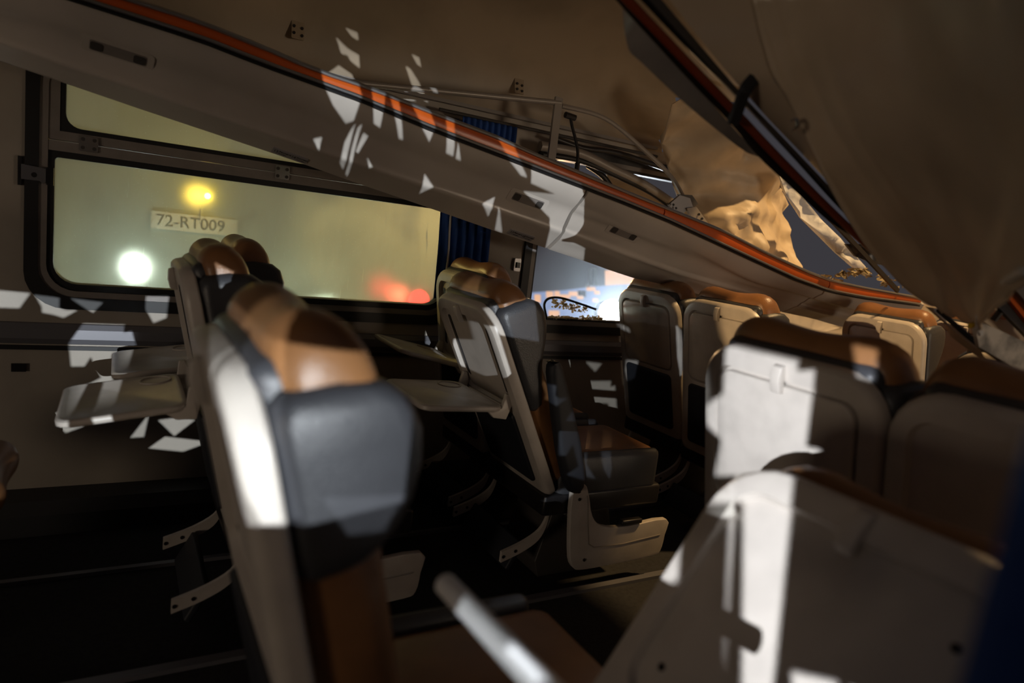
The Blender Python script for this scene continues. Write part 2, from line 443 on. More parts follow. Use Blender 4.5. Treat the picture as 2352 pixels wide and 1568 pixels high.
for cxp, cyp, n_ in ((1274, 692, 16), (1281, 698, 14), (1295, 694, 22), (1298, 700, 12), (1312, 702, 22), (1318, 708, 14), (1328, 708, 12), (1344, 707, 14)):
    for k in range(n_): granule(at(cxp + random.gauss(0, 4), cyp + random.gauss(0, 5), Y=WY + .005), random.uniform(.002, .0045))
go = g.obj('glass_granules', M['granule'], e2, smooth=False); go.location = o2; go['kind'] = 'stuff'

# ------------------------------------------------------------------ fallen luggage rack on the far side
LN = {'a': (2.12, [(306, 0), (444, 43), (600, 105), (722, 158), (845, 199), (1008, 263), (1156, 319), (1200, 341), (1430, 436), (1529, 476), (1659, 528), (1752, 576), (1848, 620), (1905, 642), (1982, 659), (2112, 682)]),
      'b': (2.12, [(224, 8), (459, 84), (600, 140), (819, 219), (998, 293), (1200, 370), (1430, 459), (1533, 501), (1752, 603), (1828, 638), (1905, 665), (1982, 680), (2112, 697)]),
      'c': (2.17, [(0, 10), (153, 56), (459, 153), (600, 205), (819, 282), (1008, 350), (1161, 406), (1268, 446), (1400, 496), (1560, 563), (1752, 649), (1848, 676), (1966, 710), (2096, 737)]),
      'd': (2.26, [(0, 97), (600, 301), (804, 370), (983, 430), (1090, 465), (1238, 515), (1340, 551), (1500, 606), (1650, 655), (1800, 692), (1960, 730), (2096, 752)]),
      'e': (2.35, [(0, 140), (306, 245), (648, 359), (804, 415), (988, 478), (1110, 521), (1243, 566), (1347, 601), (1447, 636), (1600, 674), (1760, 708), (1950, 752), (2096, 765)])}
RT = {}
for k, (Y, pts) in LN.items():
    RT[k] = [(p.x, p.z) for p in (at(x, y, Y=Y) for x, y in pts)]
def rack_z(k, x): return interp(RT[k], x)
def rack_section(x):
    za, zb, zc, zd, ze = (rack_z(k, x) for k in 'abcde')
    P = [Vector((x, 2.125, zb - .008)), Vector((x, 2.135, zb - .03)), Vector((x, 2.165, zc + .004))]
    P += [Vector((x, 2.176, zc - .004))]
    arc = catmull([(x, 2.178, zc - .006), (x, 2.212, zc + (zd - zc) * .30), (x, 2.246, zc + (zd - zc) * .80), (x, 2.252, zd - .002), (x, 2.282, zd + (ze - zd) * .34), (x, 2.35, ze)], 5)
    return P + arc[1:]
rack = tag(empty('luggage_rack', (0.5, 2.3, 1.3)), 'long fallen luggage rack with orange edge sloping across the windows', 'luggage rack')
RO = Vector((-.5, -2.3, -1.3))
def rk(o): o.location = RO; return o
cuts = [(-1.6, 1.50), (1.515, 2.98), (2.99, 3.86)]
for (xa, xb) in cuts:
    nst = max(4, int((xb - xa) / .09)); rings = []
    for i in range(nst + 1):
        x = xa + (xb - xa) * i / nst
        s = rack_section(x)
        if xa > 1.5:
            for j, p in enumerate(s): p.z += .010 * noise.noise(Vector((x * 3, j * .25, 2))); 
        top = [Vector((x, 2.372, s[-1].z + .006)), Vector((x, 2.50, s[-1].z + .09)), Vector((x, 2.3, rack_z('a', x) - .03)), Vector((x, 2.14, rack_z('a', x) - .012))]
        rings.append(s + top)
    rk(MB().loft(rings).obj('rack_underside_panel', M['rack'], rack, ang=35))
def along(k, x, Y, dz=0): return Vector((x, Y, rack_z(k, x) + dz))
for (xa, xb) in ((-1.6, 1.88), (1.886, 2.99), (2.996, 3.80)):
    nst = int((xb - xa) / .08); rings = []
    for i in range(nst + 1):
        x = xa + (xb - xa) * i / nst
        za, zb = rack_z('a', x) - .010, rack_z('b', x) + .004
        rings.append([Vector((x, 2.114, za)), Vector((x, 2.110, (za + zb) / 2)), Vector((x, 2.114, zb)), Vector((x, 2.13, zb)), Vector((x, 2.13, za))])
    rk(MB().loft(rings).obj('orange_trim', M['orange'], rack, ang=50))
for k, dz, r, nm in (('a', -.004, .007, 'upper_edge_profile'), ('b', -.001, .0055, 'lower_edge_profile')):
    rk(MB().tube([along(k, -1.6 + 5.4 * i / 66, 2.112, dz) for i in range(67)], r, 8).obj(nm, M['alu'], rack))
rk(MB().tube([along('b', -1.6 + 5.4 * i / 66, 2.116, -.012) for i in range(67)], .0045, 6).obj('lower_edge_groove', M['rubber'], rack))
def on_rack(x, y, Yguess):
    return at(x, y, Y=Yguess)
# reading light housings, recessed in the underside
def surf_frame(x, j):
    a = rack_section(x - .03); b_ = rack_section(x + .03)
    p = (a[j] + b_[j]) / 2; tx_ = (b_[j] - a[j]).normalized(); tv = (a[j + 1] - a[j - 1]).normalized()
    nn = tx_.cross(tv).normalized()
    if nn.z > 0: nn = -nn
    tv = nn.cross(tx_)
    return p, tx_, tv, nn
def near_j(x, px, py):
    best = None
    s = rack_section(x)
    for j in range(4, len(s) - 1):
        r = ray(px, py); q = at(px, py, Y=s[j].y); d = abs(q.z - s[j].z)
        if best is None or d < best[0]: best = (d, j, q)
    return best
def find(px, py):
    x = at(px, py, Y=2.25).x
    for _ in range(4):
        d, j, q = near_j(x, px, py); x = q.x
    return x, j
def mount(o, px, py, lift=0):
    x, j = find(px, py); p, a, t_, nn = surf_frame(x, j)
    o.parent = rack
    o.matrix_local = Matrix.Translation(RO) @ Matrix(((a[0], t_[0], nn[0], p[0] + nn[0] * lift), (a[1], t_[1], nn[1], p[1] + nn[1] * lift), (a[2], t_[2], nn[2], p[2] + nn[2] * lift), (0, 0, 0, 1)))
    return o
for px, py in ((272, 122), (1212, 462), (1432, 533)):
    o = MB(); o.loft([[(u, v, z) for u, v in rr(-.085, .085, -.028, .028, .012)] for z in (-.01, .004)])
    o = mount(o.obj('reading_light_bezel', M['rack'], None), px, py)
    MB().loft([[(u, v, z) for u, v in rr(-.066, .066, -.017, .017, .005)] for z in (.0, .0055)]).obj('lamp_recess', M['frame'], o)
    for ux in (-.05, .05):
        MB().loft([[(u, v, z) for u, v in rr(ux - .014, ux + .014, -.013, .013, .006)] for z in (.0, .0075)]).obj('reading_lamp', M['darkmetal'], o)
def txt(name, body, size, mt, parent, loc, rot=(0, 0, 0), ext=.0003):
    cu = bpy.data.curves.new(name, 'FONT'); cu.body = body; cu.size = size; cu.extrude = ext
    cu.align_x = 'LEFT'; cu.align_y = 'CENTER'
    o = bpy.data.objects.new(name, cu); C.objects.link(o)
    dg = bpy.context.evaluated_depsgraph_get()
    me = bpy.data.meshes.new_from_object(o.evaluated_get(dg)); bpy.data.objects.remove(o)
    me.materials.clear(); me.materials.append(mt)
    return place(name, me, parent, loc, rot)
for px, py, n1_, n2_ in ((666, 356, '13', '14'), (1197, 536, '17', '18')):
    o = MB(); o.loft([[(u, v, z) for u, v in rr(-.056, .056, -.016, .016, .002)] for z in (-.004, .0025)])
    o = mount(o.obj('seat_number_plate', M['label'], None), px, py, .0015)
    # text runs along the rack, upright as seen from the aisle
    for ux, nb, wd_, w2_ in ((-.052, n1_, 'Pencere', 'Window'), (.004, n2_, 'Koridor', 'Corridor')):
        txt('seat_number', nb, .020, M['ink'], o, (ux, .001, .003), (0, 0, 0)).scale = (.75, 1, 1)
        txt('seat_word', wd_, .0115, M['ink'], o, (ux + .017, .005, .003))
        txt('seat_word', w2_, .0075, M['ink'], o, (ux + .017, -.007, .003))

# rail, bracket, cables and curtain over the rack
p0, p1 = at(690, 178, Y=2.45), at(1282, 236, Y=2.45)
rr_ = tag(empty('grab_rail', p1), 'loose beige tube rail and flat bracket hanging above the orange rack edge', 'rail')
o = MB().tube([p0, p1 + (p1 - p0) * .01], .011, 10).obj('rail_tube', M['steel'], rr_); o.location = -p1
o = MB().bar(p1 + Vector((0, 0, .02)), at(1266, 365, Y=2.42), .035, .012, (0, 1, 0)).obj('rail_bracket', M['steel'], rr_); o.location = -p1
ck = [at(x, y, Y=2.47) for x, y in ((1310, 266), (1314, 290), (1322, 320), (1327, 350), (1325, 385))]
o = tag(empty('hanging_cable', ck[0]), 'short black cable dangling behind the orange rack edge', 'cable')
q = MB().tube(catmull(ck, 4), .0065, 8).obj('cable', M['black'], o); q.location = -ck[0]
q = MB().tube([ck[0] + Vector((-.025, 0, 0)), ck[0] + Vector((.025, 0, -.004))], .013, 8).obj('grommet', M['black'], o); q.location = -ck[0]
q = MB().tube([ck[-1] + Vector((0, 0, .02)), ck[-1] + Vector((0, 0, -.03))], .011, 8).obj('plug', M['black'], o); q.location = -ck[0]
bt = [at(x, y, Y=Y) for x, y, Y in ((1290, 243, 2.47), (1390, 272, 2.47), (1480, 345, 2.45), (1545, 410, 2.42), (1580, 475, 2.31))]
bk = at(1575, 470, Y=2.36)
br = tag(empty('torn_bracket', bk), 'torn beige metal bracket with a bent thin tube behind the orange rack edge', 'bracket')
q = MB().tube(catmull(bt, 6), .010, 8).obj('bent_rail', M['steel'], br); q.location = -bk
def bplate(name, pts, Y, th, mt):
    V_, F_ = cdt([(p.x, p.z) for p in (at(x, y, Y=Y) for x, y in pts)])
    o = slab(V_, F_, lambda u, v: Vector((u, Y, v)), Vector((0, th, 0))).obj(name, mt, br); o.location = -bk; return o
bplate('bracket_plate', [(1536, 470), (1562, 448), (1585, 455), (1592, 475), (1565, 492), (1548, 485)], 2.30, .012, M['alu'])
bplate('bracket_leg', [(1578, 478), (1600, 475), (1632, 520), (1618, 525), (1590, 505)], 2.29, .012, M['steel'])
bplate('bracket_flange', [(1562, 446), (1590, 448), (1604, 468), (1588, 482), (1570, 470)], 2.32, .02, M['darkmetal'])
for x, y in ((1546, 470), (1552, 478), (1605, 492), (1612, 502)):
    o = place('bolt', RIV, br, at(x, y, Y=2.288) - bk)

def curtain(name, x0, x1, Y, ztop, zbot, parent, waves=5, amp=.02, axis='x', seed=0, taper=.0):
    m_ = MB(); rings = []; nz = 12; nx = waves * 8
    for k in range(nz + 1):
        z = ztop + (zbot - ztop) * k / nz; rg_ = []
        for i in range(nx + 1):
            t_ = i / nx
            u = x0 + (x1 - x0) * (t_ + taper * (k / nz) * (t_ - .5))
            d = amp * math.sin(t_ * waves * 2 * math.pi + .8 * math.sin(k * .4 + seed)) * (.5 + .5 * k / nz) + .01 * noise.noise(Vector((u * 9, z * 4, seed)))
            rg_.append((u, Y + d, z) if axis == 'x' else (Y + d, u, z))
        rings.append(rg_)
    m_.loft(rings, False, False, closed=False)
    o = m_.obj(name, M['blue'], parent, ang=80)
    md = o.modifiers.new('cloth', 'SOLIDIFY'); md.thickness = .003
    return o
cu = tag(empty('window_curtain', (1.28, 2.62, 1.62)), 'bright blue pleated curtain gathered between the two far windows', 'curtain')
o = curtain('curtain_cloth', 1.16, 1.40, 2.655, 1.60, .86, cu, 6, .018); o.location = (-1.28, -2.62, -1.62)
o = MB().tube([(1.185 + .004 * math.sin(k), 2.60, 1.5 - .6 * k / 10) for k in range(11)], .004, 6).obj('curtain_cord', M['white'], cu); o.location = (-1.28, -2.62, -1.62)
o = MB().tube([(1.10, 2.635, 1.62), (2.25, 2.635, 1.62)], .007, 8).obj('curtain_track', M['darkmetal'], cu); o.location = (-1.28, -2.62, -1.62)
cz = curtain('blue_curtain_remnant', 1.19, 1.44, 2.60, 1.608, 1.45, None, 9, .012, seed=4)
tag(cz, 'small dark blue pleated curtain scrap showing above the orange rack edge', 'curtain')

# ------------------------------------------------------------------ seats
def shell_mesh():
    O = lambda i: rr(-.205 + i, .205 - i, -.08 + i, .60 - i, .09 - i * .6, .03)
    rec = rr(-.166, .166, .250, .556, .04); rec2 = rr(-.162, .162, .254, .552, .038)
    rg_ = [(.036, O(.003)), (.032, O(0)), (.016, O(0)), (.008, O(.003)), (.0025, O(.008)), (0, O(.016)), (0, rec), (.013, rec2)]
    return MB().loft([[(w, u, v) for u, v in o] for w, o in rg_]).mesh('back_shell', M['beige'], ang=28)
def plate_mesh(name, out, w0, w1, mt, bv=.003):
    ins = lambda d: rr(out[0] + d, out[1] - d, out[2] + d, out[3] - d, max(.004, out[4] - d))
    return MB().loft([[(w, u, v) for u, v in o] for w, o in ((w1, ins(0)), (w0 + bv, ins(0)), (w0 + bv * .3, ins(bv * .4)), (w0, ins(bv)))]).mesh(name, mt, ang=50)
def wing_mesh(sg, short=False):
    lv = [(.435, .036, .172), (.47, .036, .186), (.510, .036, .191), (.545, .036, .182), (.566, .040, .160), (.578, .052, .118)]
    lo = [(.372, .050, .085), (.384, .036, .122), (.405, .036, .150)] if short else [(.225, .050, .070), (.240, .036, .092), (.30, .036, .110), (.36, .036, .132), (.40, .036, .153)]
    lv = lo + lv; rings = []
    for k, (v, a, b_) in enumerate(lv):
        t_ = .5 if k in (0, len(lv) - 1) else (.85 if k in (1, len(lv) - 2) else 1)
        uo = .160 + .047 * t_ ** .5
        rings.append([(w, sg * u, v) for u, w in rr(.150, uo, a, b_, min(.026, (b_ - a) / 2.2), n=5)])
    return MB().loft(rings).mesh('side_wing', M['dark'], ang=70)
def headrest_mesh():
    cs = [(.066, .56), (.060, .600), (.063, .630), (.082, .650), (.108, .656), (.138, .645), (.162, .612), (.172, .555), (.167, .48), (.155, .43), (.140, .405), (.12, .42), (.11, .50), (.10, .54)]
    cs = catmull([(w - .010, v - .017, 0) for w, v in cs], 3, True); rings = []; cen = Vector((.11, .515, 0))
    us = [-.188, -.182, -.168, -.150, -.140, -.130, -.105, -.07, -.035, 0, .035, .07, .105, .130, .140, .150, .168, .182, .188]
    for u in us:
        a = abs(u); g_ = 1.0
        if a > .185: g_ = .55
        elif a > .18: g_ = .76
        elif a > .16: g_ = .92
        elif a > .145: g_ = .985
        if abs(a - .14) < .002: g_ *= .984
        lift = .006 * math.exp(-((a - .115) / .04) ** 2) - .004 * math.exp(-(a / .05) ** 2)
        rings.append([(cen.x + (p.x - cen.x) * g_, u, cen.y + (p.y - cen.y) * g_ + (lift if p.y > .56 else 0)) for p in cs])
    return MB().loft(rings).mesh('headrest_cover', M['brown'], ang=80)
SM = dict(
    shell=shell_mesh(),
    tray=plate_mesh('tray_table', (-.157, .157, .260, .546, .034), -.0035, .012, M['beige'], .004),
    pocket=plate_mesh('seat_pocket', (-.155, .155, -.03, .235, .02), -.010, .001, M['armr'], .006),
    latch=MB().prism([(-.016, .535), (-.018, .56), (-.012, .585), (0, .588), (0, .53)], 'y', -.011, .011).mesh('tray_latch', M['beige'], bev=.002),
    wingL=wing_mesh(1), wingR=wing_mesh(-1), wingSL=wing_mesh(1, True), wingSR=wing_mesh(-1, True), head=headrest_mesh(),
    ub=rbox(.028, .085, -.172, .172, .36, .608, .024, 'upper_back_pad', M['dark']),
    lb=rbox(.034, .135, -.197, .195, -.06, .47, .035, 'back_cushion', M['brown']),
    cush=rbox(.09, .53, -.165, .165, .345, .465, .04, 'seat_cushion', M['brown']),
    bolL=rbox(.07, .50, .158, .203, .325, .475, .024, 'seat_bolster', M['dark']),
    bolR=rbox(.07, .50, -.203, -.158, .325, .475, .024, 'seat_bolster', M['dark']),
    pan=rbox(.02, .52, -.205, .205, .27, .345, .012, 'seat_pan', M['black']),
    ped=MB().prism([(.10, 0), (.40, 0), (.42, .06), (.36, .28), (.14, .28), (.08, .06)], 'y', -.11, .11).mesh('pedestal', M['darkmetal'], bev=.004),
    arm=MB().loft([[(x, y, z) for x, y in rr(-.5 * w_, .5 * w_, -.024, .024, .020, n=4)] for z, w_ in ((-.045, .03), (-.035, .055), (-.01, .075), (.03, .082), (.12, .088), (.22, .078), (.32, .062), (.38, .052), (.40, .040), (.408, .02))]).mesh('armrest', M['armr'], ang=70),
    slot=MB().prism(rr(-.008, .008, .30, .525, .007), 'x', .0105, .0145).mesh('tray_slot', M['black']),
    fpad=MB().box(-.10, .0, -.17, .17, -.010, .010).mesh('footrest_pad', M['armr'], bev=.006),
    trayd=MB().loft([[(x, y, z) for x, y in rr(-.275 + i, 0 - i, -.172 + i, .172 - i, .035)] for z, i in ((-.010, .004), (-.006, 0), (.004, 0), (.0075, .004), (.0075, .012), (.005, .015))]).mesh('tray_table', M['beige'], ang=50),
    cup=MB().loft([[(-.06 + r_ * math.cos(a), .115 + r_ * math.sin(a), z) for a in [2 * math.pi * k / 24 for k in range(24)]] for r_, z in ((.040, .005), (.040, .009), (.036, .009), (.036, .003))], False, True).mesh('cup_ring', M['beige'], ang=40),
    tarm=MB().prism([(-.03, -.030), (.015, -.035), (.03, .01), (.02, .045), (.005, .045), (-.005, .0), (-.05, -.012)], 'y', -.008, .008).mesh('tray_arm', M['beige'], bev=.002),
)
sp = catmull([(.105, 0, .36), (.15, 0, .385), (.175, 0, .34), (.20, 0, .27), (.25, 0, .228), (.36, 0, .215), (.54, 0, .222), (.545, 0, .16), (.535, 0, .10), (.50, 0, .085), (.35, 0, .08), (.20, 0, .078), (.15, 0, .092), (.125, 0, .16)], 3, True)
SM['side'] = MB().prism([(p.x, p.z) for p in sp], 'y', -.011, .011).mesh('side_panel', M['beige'], bev=.003)
SM['groove'] = MB().tube([(.165, 0, .345), (.172, 0, .32), (.185, 0, .24), (.20, 0, .17), (.225, 0, .155), (.35, 0, .152), (.52, 0, .165)], .003, 6).mesh('panel_groove', M['steel'])
SM['lever'] = MB().box(.33, .42, -.012, .012, .222, .240).mesh('recline_lever', M['black'], bev=.005)
SM['farm'] = MB().loft([[Vector((p.x, y, p.z)) + d for y, d in ((-.006, Vector((0, 0, -w_))), (.006, Vector((0, 0, -w_))), (.006, Vector((0, 0, w_))), (-.006, Vector((0, 0, w_))))] for p, w_ in
    [(q, .018) for q in catmull([(.06, 0, .30), (.055, 0, .25), (.03, 0, .20), (-.03, 0, .165), (-.105, 0, .14)], 4)]]).mesh('footrest_arm', M['beige'], bev=0)

def seat(yc, xp, rec, label, tray='up', arm=None, name='train_seat', base=True, group=None, foot=True, tilt=0, lean=0, side=(), trayroll=0, roll=0, wing='wing'):
    e = empty(name, (xp, yc, 0)); tag(e, label, 'seat', group)
    e.rotation_euler = (R(roll), 0, R(lean))
    rot = (0, -R(rec), 0); pv = (0, 0, .40)
    P = lambda n_, k, par=e: place(n_, SM[k], par, pv if par is e else None, rot if par is e else None)
    sh = P('back_shell', 'shell')
    if tray == 'up':
        t_ = P('tray_table', 'tray')
    P('seat_pocket', 'pocket')
    lt = place('tray_latch', SM['latch'], sh, (0, 0, 0), (0, 0, 0))
    if tray != 'up':
        for u in (-.15, .15):
            place('hinge_bolt', RIV, sh, (.012, u * .88, .50 if u < 0 else .30), (0, 0, R(90)))
    if tray == 'down':
        for u in (-.137, .137): place('tray_slot', SM['slot'], sh, (0, u, 0))
    P('upper_back_pad', 'ub'); P('back_cushion', 'lb'); P('side_wing', wing + 'L'); P('side_wing', wing + 'R'); P('headrest_cover', 'head')
    if tray == 'down':
        c_, s_ = math.cos(R(rec)), math.sin(R(rec))
        hx, hz = -.012 * c_ - .262 * s_, .40 - .012 * s_ + .262 * c_
        t_ = place('tray_table', SM['trayd'], e, (hx - .02, 0, hz), (R(trayroll), R(tilt), 0))
        place('cup_ring', SM['cup'], t_)
        for u in (-.155, .155): place('tray_arm', SM['tarm'], t_, (0, u, 0))
    if base:
        for k_, n_ in (('cush', 'seat_cushion'), ('bolL', 'seat_bolster'), ('bolR', 'seat_bolster'), ('pan', 'seat_pan'), ('ped', 'pedestal')):
            place(n_, SM[k_], e)
        for sd in side:
            q_ = place('side_panel', SM['side'], e, (0, sd * .226, 0))
            place('panel_groove', SM['groove'], q_, (0, sd * .010, 0))
            place('recline_lever', SM['lever'], q_, (0, sd * .006, 0))
            for bx, bz in ((.135, .335), (.19, .115)): place('panel_bolt', RIV, q_, (bx, -.010 if sd < 0 else .014, bz))
    if arm:
        for sd, ang in arm:
            place('armrest', SM['arm'], e, (.10, sd * (.236 if ang < 0 else .21), .41), (0, R(ang), 0))
    if foot:
        for sd in (-1, 1):
            q_ = place('footrest_arm', SM['farm'], e, (0, sd * .18, 0))
            for bx, bz in ((-.098, .1415), (-.055, .155)): place('footrest_bolt', RIV, q_, (bx, -.004, bz))
        place('footrest_pad', SM['fpad'], e, (-.02, 0, .17), (0, R(-62), 0))
    return e
YL1, YL2, YR1, YR2 = 2.385, 1.935, .845, .43
# row with the camera
seat(YR1, .215, 12.5, 'foreground seat seen edge-on, lit pale grey, large brown headrest', 'none', foot=False, side=(1,), arm=((-1, 80),), wing='wingS')
seat(YR2, .43, -34, 'foreground seat folded forward at lower right showing its bare beige back', 'none', foot=False)
seat(YL2, .25, 12, 'upright seat in front of the grimy window, aisle side, tray table down', 'down', tilt=-8, side=(-1,))
seat(YL1, .34, 8, 'upright seat hard against the grimy window with its tray table down', 'down', tilt=-8, foot=False)
# next row
seat(YL1, 1.22, 9, 'seat beside the blue curtain with golden lit back shell', 'down', tilt=12, foot=True)
seat(YL2, 1.20, 27, 'reclined aisle seat with open tray table and raised black armrest', 'down', arm=((-1, -20),), tilt=2, side=(-1,))
seat(YR1, 1.22, 12, 'seat whose grey back and closed tray table catch a bright white light patch', 'up', arm=((1, -8),), side=(1,))
seat(YR2, 1.22, 12, 'seat at the right edge with an empty beige tray recess', 'none')
# third row
seat(YL1, 2.23, 15, 'seat in front of the broken window beside the white floodlight', 'up')
seat(YL2, 2.19, 11, 'seat with closed grey tray table, right of the broken window seat', 'up', side=(-1,))
seat(YR1, 2.19, 12, 'plain tan shell seat below the hanging torn panel', 'up')
# fourth row
seat(1.90, 3.26, 14, 'far seat with warm orange light on its closed grey tray back', 'up', foot=False)
seat(YR1, 3.16, 14, 'far dark seat behind the tan shell seat below the torn panel', 'up', foot=False)
seat(YL2, 4.1, 14, 'farthest seat deep in the dark end of the carriage', 'up', foot=False)
# row behind, tipped forward into the lower left corner
seat(YL2, -.85, -77, 'dark brown seat tipped forward at the lower left corner', 'none', foot=False)

# ------------------------------------------------------------------ crumpled panels, torn roof, debris
def sheet(name, poly, Yf, label=None, cat=None, mt=None, thick=.006, step=.05, amp=0.0, fr=4, parent=None, seed=0, off=None):
    """poly: outline given as picture points, each with its own distance Y; surface follows Yf(x,z)."""
    pts = [at(x, y, Y=Y) for x, y, Y in poly]
    V_, F_ = cdt([(p.x, p.z) for p in pts], step=step)
    ctrl = [(p.x, p.z, p.y) for p in pts]
    def yy(u, v):
        if Yf: return Yf(u, v)
        s_ = w_ = 0
        for a, b_, c_ in ctrl:
            k = 1 / ((u - a) ** 2 + (v - b_) ** 2 + 1e-5) ** 1.2; s_ += k * c_; w_ += k
        return s_ / w_
    fn = lambda u, v: Vector((u, yy(u, v) + amp * noise.noise(Vector((u * fr * .7 + v * fr * .5, v * fr * 2.0 - u * fr * .5, seed))) + amp * .4 * noise.noise(Vector((u * fr * 3, v * fr * 3, seed + 5))), v))
    o = slab(V_, F_, fn, Vector((0, thick, 0))).obj(name, mt, parent, ang=60)
    if off is not None: o.location = -off
    if label: tag(o, label, cat)
    return o
sheet('crumpled_panel', [(1528, 262, 2.42), (1540, 240, 2.36), (1620, 200, 2.2), (1720, 300, 2.2), (1790, 370, 2.25), (1802, 440, 2.5), (1806, 470, 2.55), (1797, 490, 2.55), (1808, 510, 2.5), (1815, 540, 2.44), (1826, 570, 2.4), (1828, 590, 2.36), (1842, 620, 2.3), (1800, 600, 2.26), (1752, 578, 2.22), (1700, 552, 2.24), (1640, 525, 2.32), (1600, 510, 2.40), (1575, 490, 2.44), (1545, 430, 2.5), (1536, 380, 2.55), (1530, 330, 2.5)],
      None, 'crumpled cream ceiling panel lit warm orange above the rack end', 'panel', M['warm'], .008, .022, .075, 5.0, seed=11)
# upper inner edge of broken window seen above the rack
ew = tag(empty('bent_window_rim', at(1400, 400, Y=2.68)), 'buckled rim and beam above the broken window behind the orange edge', 'frame')
oe = ew.location.copy()
for nm, pts, w_, h_, mt in (('bent_beam', [(1240, 335), (1330, 352), (1400, 385), (1480, 425), (1560, 478)], .05, .03, 'steel'),
                            ('bent_seal', [(1245, 355), (1330, 368), (1420, 405), (1500, 445), (1560, 490)], .03, .03, 'rubber'),
                            ('cable_bundle', [(1275, 318), (1340, 340), (1420, 352), (1530, 388)], .03, .03, 'black'),
                            ('bent_mullion', [(1350, 380), (1385, 405), (1410, 440)], .03, .03, 'rubber')):
    q = MB().tube(catmull([at(x, y, Y=2.6 if nm != 'bent_mullion' else 2.66) for x, y in pts], 5), w_ * .45, 6).obj(nm, M[mt], ew, ang=80); q.location = -oe
sheet('tan_board', [(1395, 395, 2.78), (1470, 430, 2.78), (1600, 500, 2.78), (1620, 560, 2.78), (1440, 480, 2.78), (1400, 440, 2.78)], None, None, None, M['warm'], .01, .08, .03, parent=ew, off=oe)
sheet('hanging_foil_strip', [(1790, 405, 2.2), (1808, 400, 2.2), (1840, 450, 2.2), (1890, 505, 2.2), (1950, 570, 2.2), (1985, 612, 2.2), (1992, 628, 2.2), (1970, 624, 2.2), (1925, 580, 2.2), (1840, 500, 2.2), (1805, 450, 2.2)],
      None, 'torn strip hanging below the right rack, tan above and white below', 'strip', M['silver'], .006, .03, .03, 9, seed=3)
m = MB()
base_pts = [at(x, y, Y=2.15) for x, y in ((1905, 648), (1935, 630), (1970, 622), (2010, 628), (2030, 645), (2060, 662))]
for k in range(70):
    i = random.randrange(len(base_pts) - 1); t_ = random.random()
    p = base_pts[i].lerp(base_pts[i + 1], t_) + Vector((random.gauss(0, .01), random.gauss(0, .03), random.gauss(0, .012)))
    s_ = random.uniform(.008, .03)
    vs = [p + Vector((random.uniform(-1, 1), random.uniform(-1, 1), random.uniform(-.7, .7))) * s_ for _ in range(6)]
    m.add(vs, [(0, 1, 2), (0, 2, 3), (0, 3, 4), (0, 4, 1), (5, 2, 1), (5, 3, 2), (5, 4, 3), (5, 1, 4)])
o = tag(m.obj('torn_insulation', M['foam'], ang=20), 'ragged tuft of yellow insulation foam lying on the orange rack edge', 'insulation'); o['kind'] = 'stuff'
o = MB().bar(at(1897, 490, Y=1.9), at(2062, 668, Y=1.9), .012, .02).obj('loose_bar', M['black'])
tag(o, 'thin dark bar slanting down across the roof hole to the insulation', 'bar')
# collapsed end of the carriage
sheet('crushed_end_lining', [(1960, 745, 4.4), (2080, 690, 4.2), (2200, 700, 3.8), (2300, 800, 3.2), (2340, 900, 3.0), (2200, 900, 3.2), (2100, 860, 3.6), (1980, 800, 4.2)], None, 'crumpled grey-brown panels collapsed at the dark far end', 'panel', M['sheet'], .01, .12, .12, 2.2, seed=21)
sheet('crushed_side_lining', [(1600, 668, 2.66), (1760, 690, 2.66), (1900, 712, 2.66), (2060, 745, 2.66), (2040, 790, 2.66), (1850, 770, 2.66), (1700, 740, 2.66)], None, 'loose beige lining under the collapsed rack end', 'panel', M['rack'], .008, .08, .05, 4, seed=8)
struct(MB().box(XE, XE + .06, -.2, WY, 0, 2.0).obj('wall_end', M['sheet'], smooth=False))

# ------------------------------------------------------------------ right-hand rack, fallen across the aisle
rk2 = tag(empty('fallen_luggage_rack', (1.0, .9, 1.35)), 'near luggage rack fallen diagonally with dark red trim and big brown underside', 'luggage rack')
O2 = Vector((1.0, .9, 1.35))
def strip(name, top, bot, mt, Yt, Yb, th=.008, nst=24):
    A = catmull([at(x, y, Y=Yt) for x, y in top], 6); B = catmull([at(x, y, Y=Yb) for x, y in bot], 6)
    def rs(P, k):
        t_ = k / nst * (len(P) - 1); i = min(int(t_), len(P) - 2); return P[i].lerp(P[i + 1], t_ - i)
    rings = []
    for k in range(nst + 1):
        a, b_ = rs(A, k), rs(B, k); n_ = Vector((.35, .75, .55)).normalized() * th
        rings.append([a, b_, b_ + n_, a + n_])
    o = MB().loft(rings).obj(name, mt, rk2, ang=50); o.location = -O2; return o
r1 = [(1405, -10), (1583, 184), (1680, 285), (1740, 358), (1828, 440), (1905, 509), (1985, 562), (2060, 625)]
r2 = [(1440, -10), (1600, 155), (1700, 258), (1800, 362), (1905, 470), (1990, 553), (2062, 622)]
r2b = [(1462, -10), (1615, 150), (1715, 250), (1812, 352), (1912, 462), (1995, 548), (2065, 620)]
r3 = [(1482, -10), (1640, 165), (1720, 250), (1815, 345), (1915, 452), (2000, 545), (2068, 618)]
r4 = [(1512, -10), (1700, 212), (1800, 318), (1915, 440), (2003, 538), (2070, 615)]
fl0 = [(1430, 20), (1443, 110), (1475, 145), (1582, 245), (1700, 340), (1736, 358)]
fl1 = [(1440, 30), (1500, 95), (1583, 184), (1640, 245), (1700, 312), (1742, 360)]
YT = 1.0
strip('lower_flange', fl1, fl0, M['frame'], YT + .01, YT + .04)
strip('black_channel', r1, r2, M['black'], YT, YT - .005)
